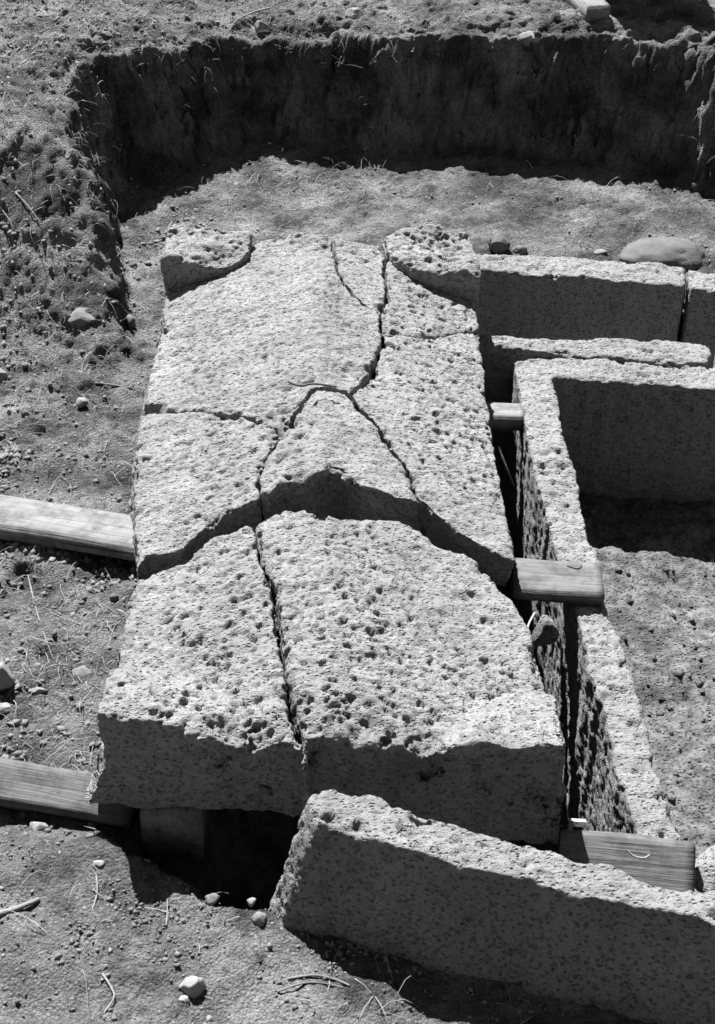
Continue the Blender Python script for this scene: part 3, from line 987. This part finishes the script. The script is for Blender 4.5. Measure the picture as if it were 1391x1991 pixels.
root('stick', [gp(172, 745), gp(215, 750, .008), gp(262, 757)], .004, .003, 'thin dark stick lying against the lid\'s left edge', 'stick', M_CRUMB)
root('twig', [at(562, 742, .43), at(585, 750, .43), at(612, 746, .425), at(655, 752, .41)], .004, .003, 'dark twig stuck in the crack on top of the lid', 'twig', M_DARKROCK)
root('stalk', [at(1218, 1652, .150), at(1232, 1664, .140), at(1252, 1668, .138), at(1264, 1662, .142)], .0022, .0016, 'curled white straw on the sloping grey board', 'straw', M_PAPER)
root('stalk', [at(1040, 1192, .13), at(1028, 1215, .15), at(1026, 1235, .16), at(1028, 1258, .16)], .003, .0016, 'white straw hanging on the lid edge below the knotted board', 'straw', M_PAPER)
root('root', [at(968, 868, 0.02), at(985, 910, -.03), at(1000, 945, -.08)], .005, .003, 'dark root bridging the narrow gap beside the lid', 'root', M_CRUMB)

# dead grass and rootlets
def strands(name, pts, lens, width, seed, lift):
    r = np.random.default_rng(seed)
    n = len(pts)
    seg = 4
    az = r.uniform(0, 2 * np.pi, n)
    bend = r.normal(0, 0.9, n)
    el = np.abs(r.normal(0, lift, n))
    cur = np.array(pts, float)
    V = np.empty((n, seg + 1, 2, 3))
    step = lens / seg
    for k in range(seg + 1):
        d = np.stack([np.cos(az) * np.cos(el), np.sin(az) * np.cos(el), np.sin(el)], 1)
        side = np.stack([-np.sin(az), np.cos(az), r.normal(0, 0.4, n)], 1)
        w = (width * (1 - 0.75 * k / seg))[:, None] * 0.5
        V[:, k, 0] = cur - side * w
        V[:, k, 1] = cur + side * w
        cur = cur + d * step[:, None]
        az = az + bend / seg
        el = el - r.uniform(0.1, 0.6, n)
    base = np.arange(n)[:, None] * (seg + 1) * 2
    F = []
    for k in range(seg):
        a = base + 2 * k
        F.append(np.concatenate([a, a + 1, a + 3, a + 2], 1))
    return mesh_arrays(name, V.reshape(-1, 3), np.concatenate(F, 0))

def scatter(n, x0, x1, y0, y1, dens, seed):
    r = np.random.default_rng(seed)
    x, y = r.uniform(x0, x1, n), r.uniform(y0, y1, n)
    keep = r.uniform(0, 1, n) < dens(x, y)
    x, y = x[keep], y[keep]
    z = ground_z(x, y)
    return np.stack([x, y, z], 1)

def dens_grass(x, y):
    p2 = np.stack([x, y], 1)
    p3 = np.stack([x, y, np.zeros_like(x)], 1)
    sd = poly_sd(p2, rim)
    sp = poly_sd(p2, pit)
    patch = smoothstep(-0.15, 0.35, fbm(p3, 3.5, 3, 91))
    d = 0.04 + 0.12 * patch
    d = np.where((sd > -0.02) & (x < 0.2), 0.55 + 0.45 * patch, d)          # banks
    d = np.where((sd <= 0) & (x < -0.6) & (y > 2.2), 0.35 + 0.5 * patch, d)  # left of the lid
    d = np.where((sd <= 0) & (y > 4.4) & (x < 0.1), 0.25 + 0.5 * patch, d)
    return np.where(sp < 0.01, 0, d)

gpts = scatter(52000, -1.9, 1.8, 1.35, 7.6, dens_grass, 5)
gr = np.random.default_rng(6)
me = strands('dead_grass', gpts + np.array([0, 0, 0.004]), 0.02 + 0.11 * gr.uniform(0, 1, len(gpts)) ** 1.6, gr.uniform(0.0008, 0.0022, len(gpts)), 8, 0.55)
tag(link('dead_grass', me, M_STRAW), 'dead grass and rootlets scattered over the soil and banks', 'dead grass', kind='stuff')

def dens_crumb(x, y):
    p2 = np.stack([x, y], 1)
    p3 = np.stack([x, y, np.zeros_like(x)], 1)
    sp = poly_sd(p2, pit)
    patch = smoothstep(-0.2, 0.4, fbm(p3, 4.5, 3, 95))
    w = np.maximum(smoothstep(-0.5, -0.75, x), 0.55)
    return np.where((sp < 0.0) | (np.abs(x) > 0.35 + 0.23 * y), 0, (0.12 + 0.88 * patch) * w)

cp = np.concatenate([scatter(70000, -1.8, 1.8, 1.35, 7.5, dens_crumb, 15), scatter(30000, -0.85, 0.4, 1.35, 2.1, dens_crumb, 25), scatter(14000, -1.2, -0.4, 2.1, 3.6, dens_crumb, 27)])
bm = bmesh.new()
bmesh.ops.create_icosphere(bm, subdivisions=1, radius=1.0)
bmesh.ops.delete(bm, geom=list(bm.verts), context='VERTS')
ov = [bm.verts.new(c) for c in ((1, 0, 0), (0, 1, 0), (-1, 0, 0), (0, -1, 0), (0.1, 0.1, 1), (0, 0, -1))]
for k in range(4):
    bm.faces.new((ov[k], ov[(k + 1) % 4], ov[4]))
    bm.faces.new((ov[(k + 1) % 4], ov[k], ov[5]))
bm.verts.index_update()
tv = np.array([v.co[:] for v in bm.verts])
tf = np.array([[v.index for v in f.verts] for f in bm.faces])
bm.free()
n = len(cp)
cr = np.random.default_rng(16)
sz = 0.0016 + (0.0055 + 0.006 * (cp[:, 0] < -0.55) * (cp[:, 1] > 2.0)) * cr.uniform(0, 1, n) ** 3.0
spin = cr.uniform(0, 6.28, n)
c_, s_ = np.cos(spin)[:, None], np.sin(spin)[:, None]
tvr = np.stack([tv[None, :, 0] * c_ - tv[None, :, 1] * s_, tv[None, :, 0] * s_ + tv[None, :, 1] * c_, np.broadcast_to(tv[None, :, 2], (n, len(tv)))], 2)
V = tvr * (sz[:, None, None]) * cr.uniform(0.5, 1.4, (n, len(tv), 1)) * cr.uniform(0.6, 1.4, (n, 1, 3)) + (cp + np.stack([0 * sz, 0 * sz, sz * 0.15], 1))[:, None, :]
F = tf[None] + (np.arange(n) * len(tv))[:, None, None]
me = mesh_arrays('soil_crumbs', V.reshape(-1, 3), F.reshape(-1, 3))
tag(link('soil_crumbs', me, M_CRUMB, smooth=False), 'crumbs of earth and fine gravel strewn over the soil', 'soil crumbs', kind='stuff')
print('TRIS', sum(sum(len(p.vertices) - 2 for p in o.data.polygons) if len(o.data.polygons) < 2000 else len(o.data.polygons) * 2 for o in scene.objects if o.type == 'MESH'))
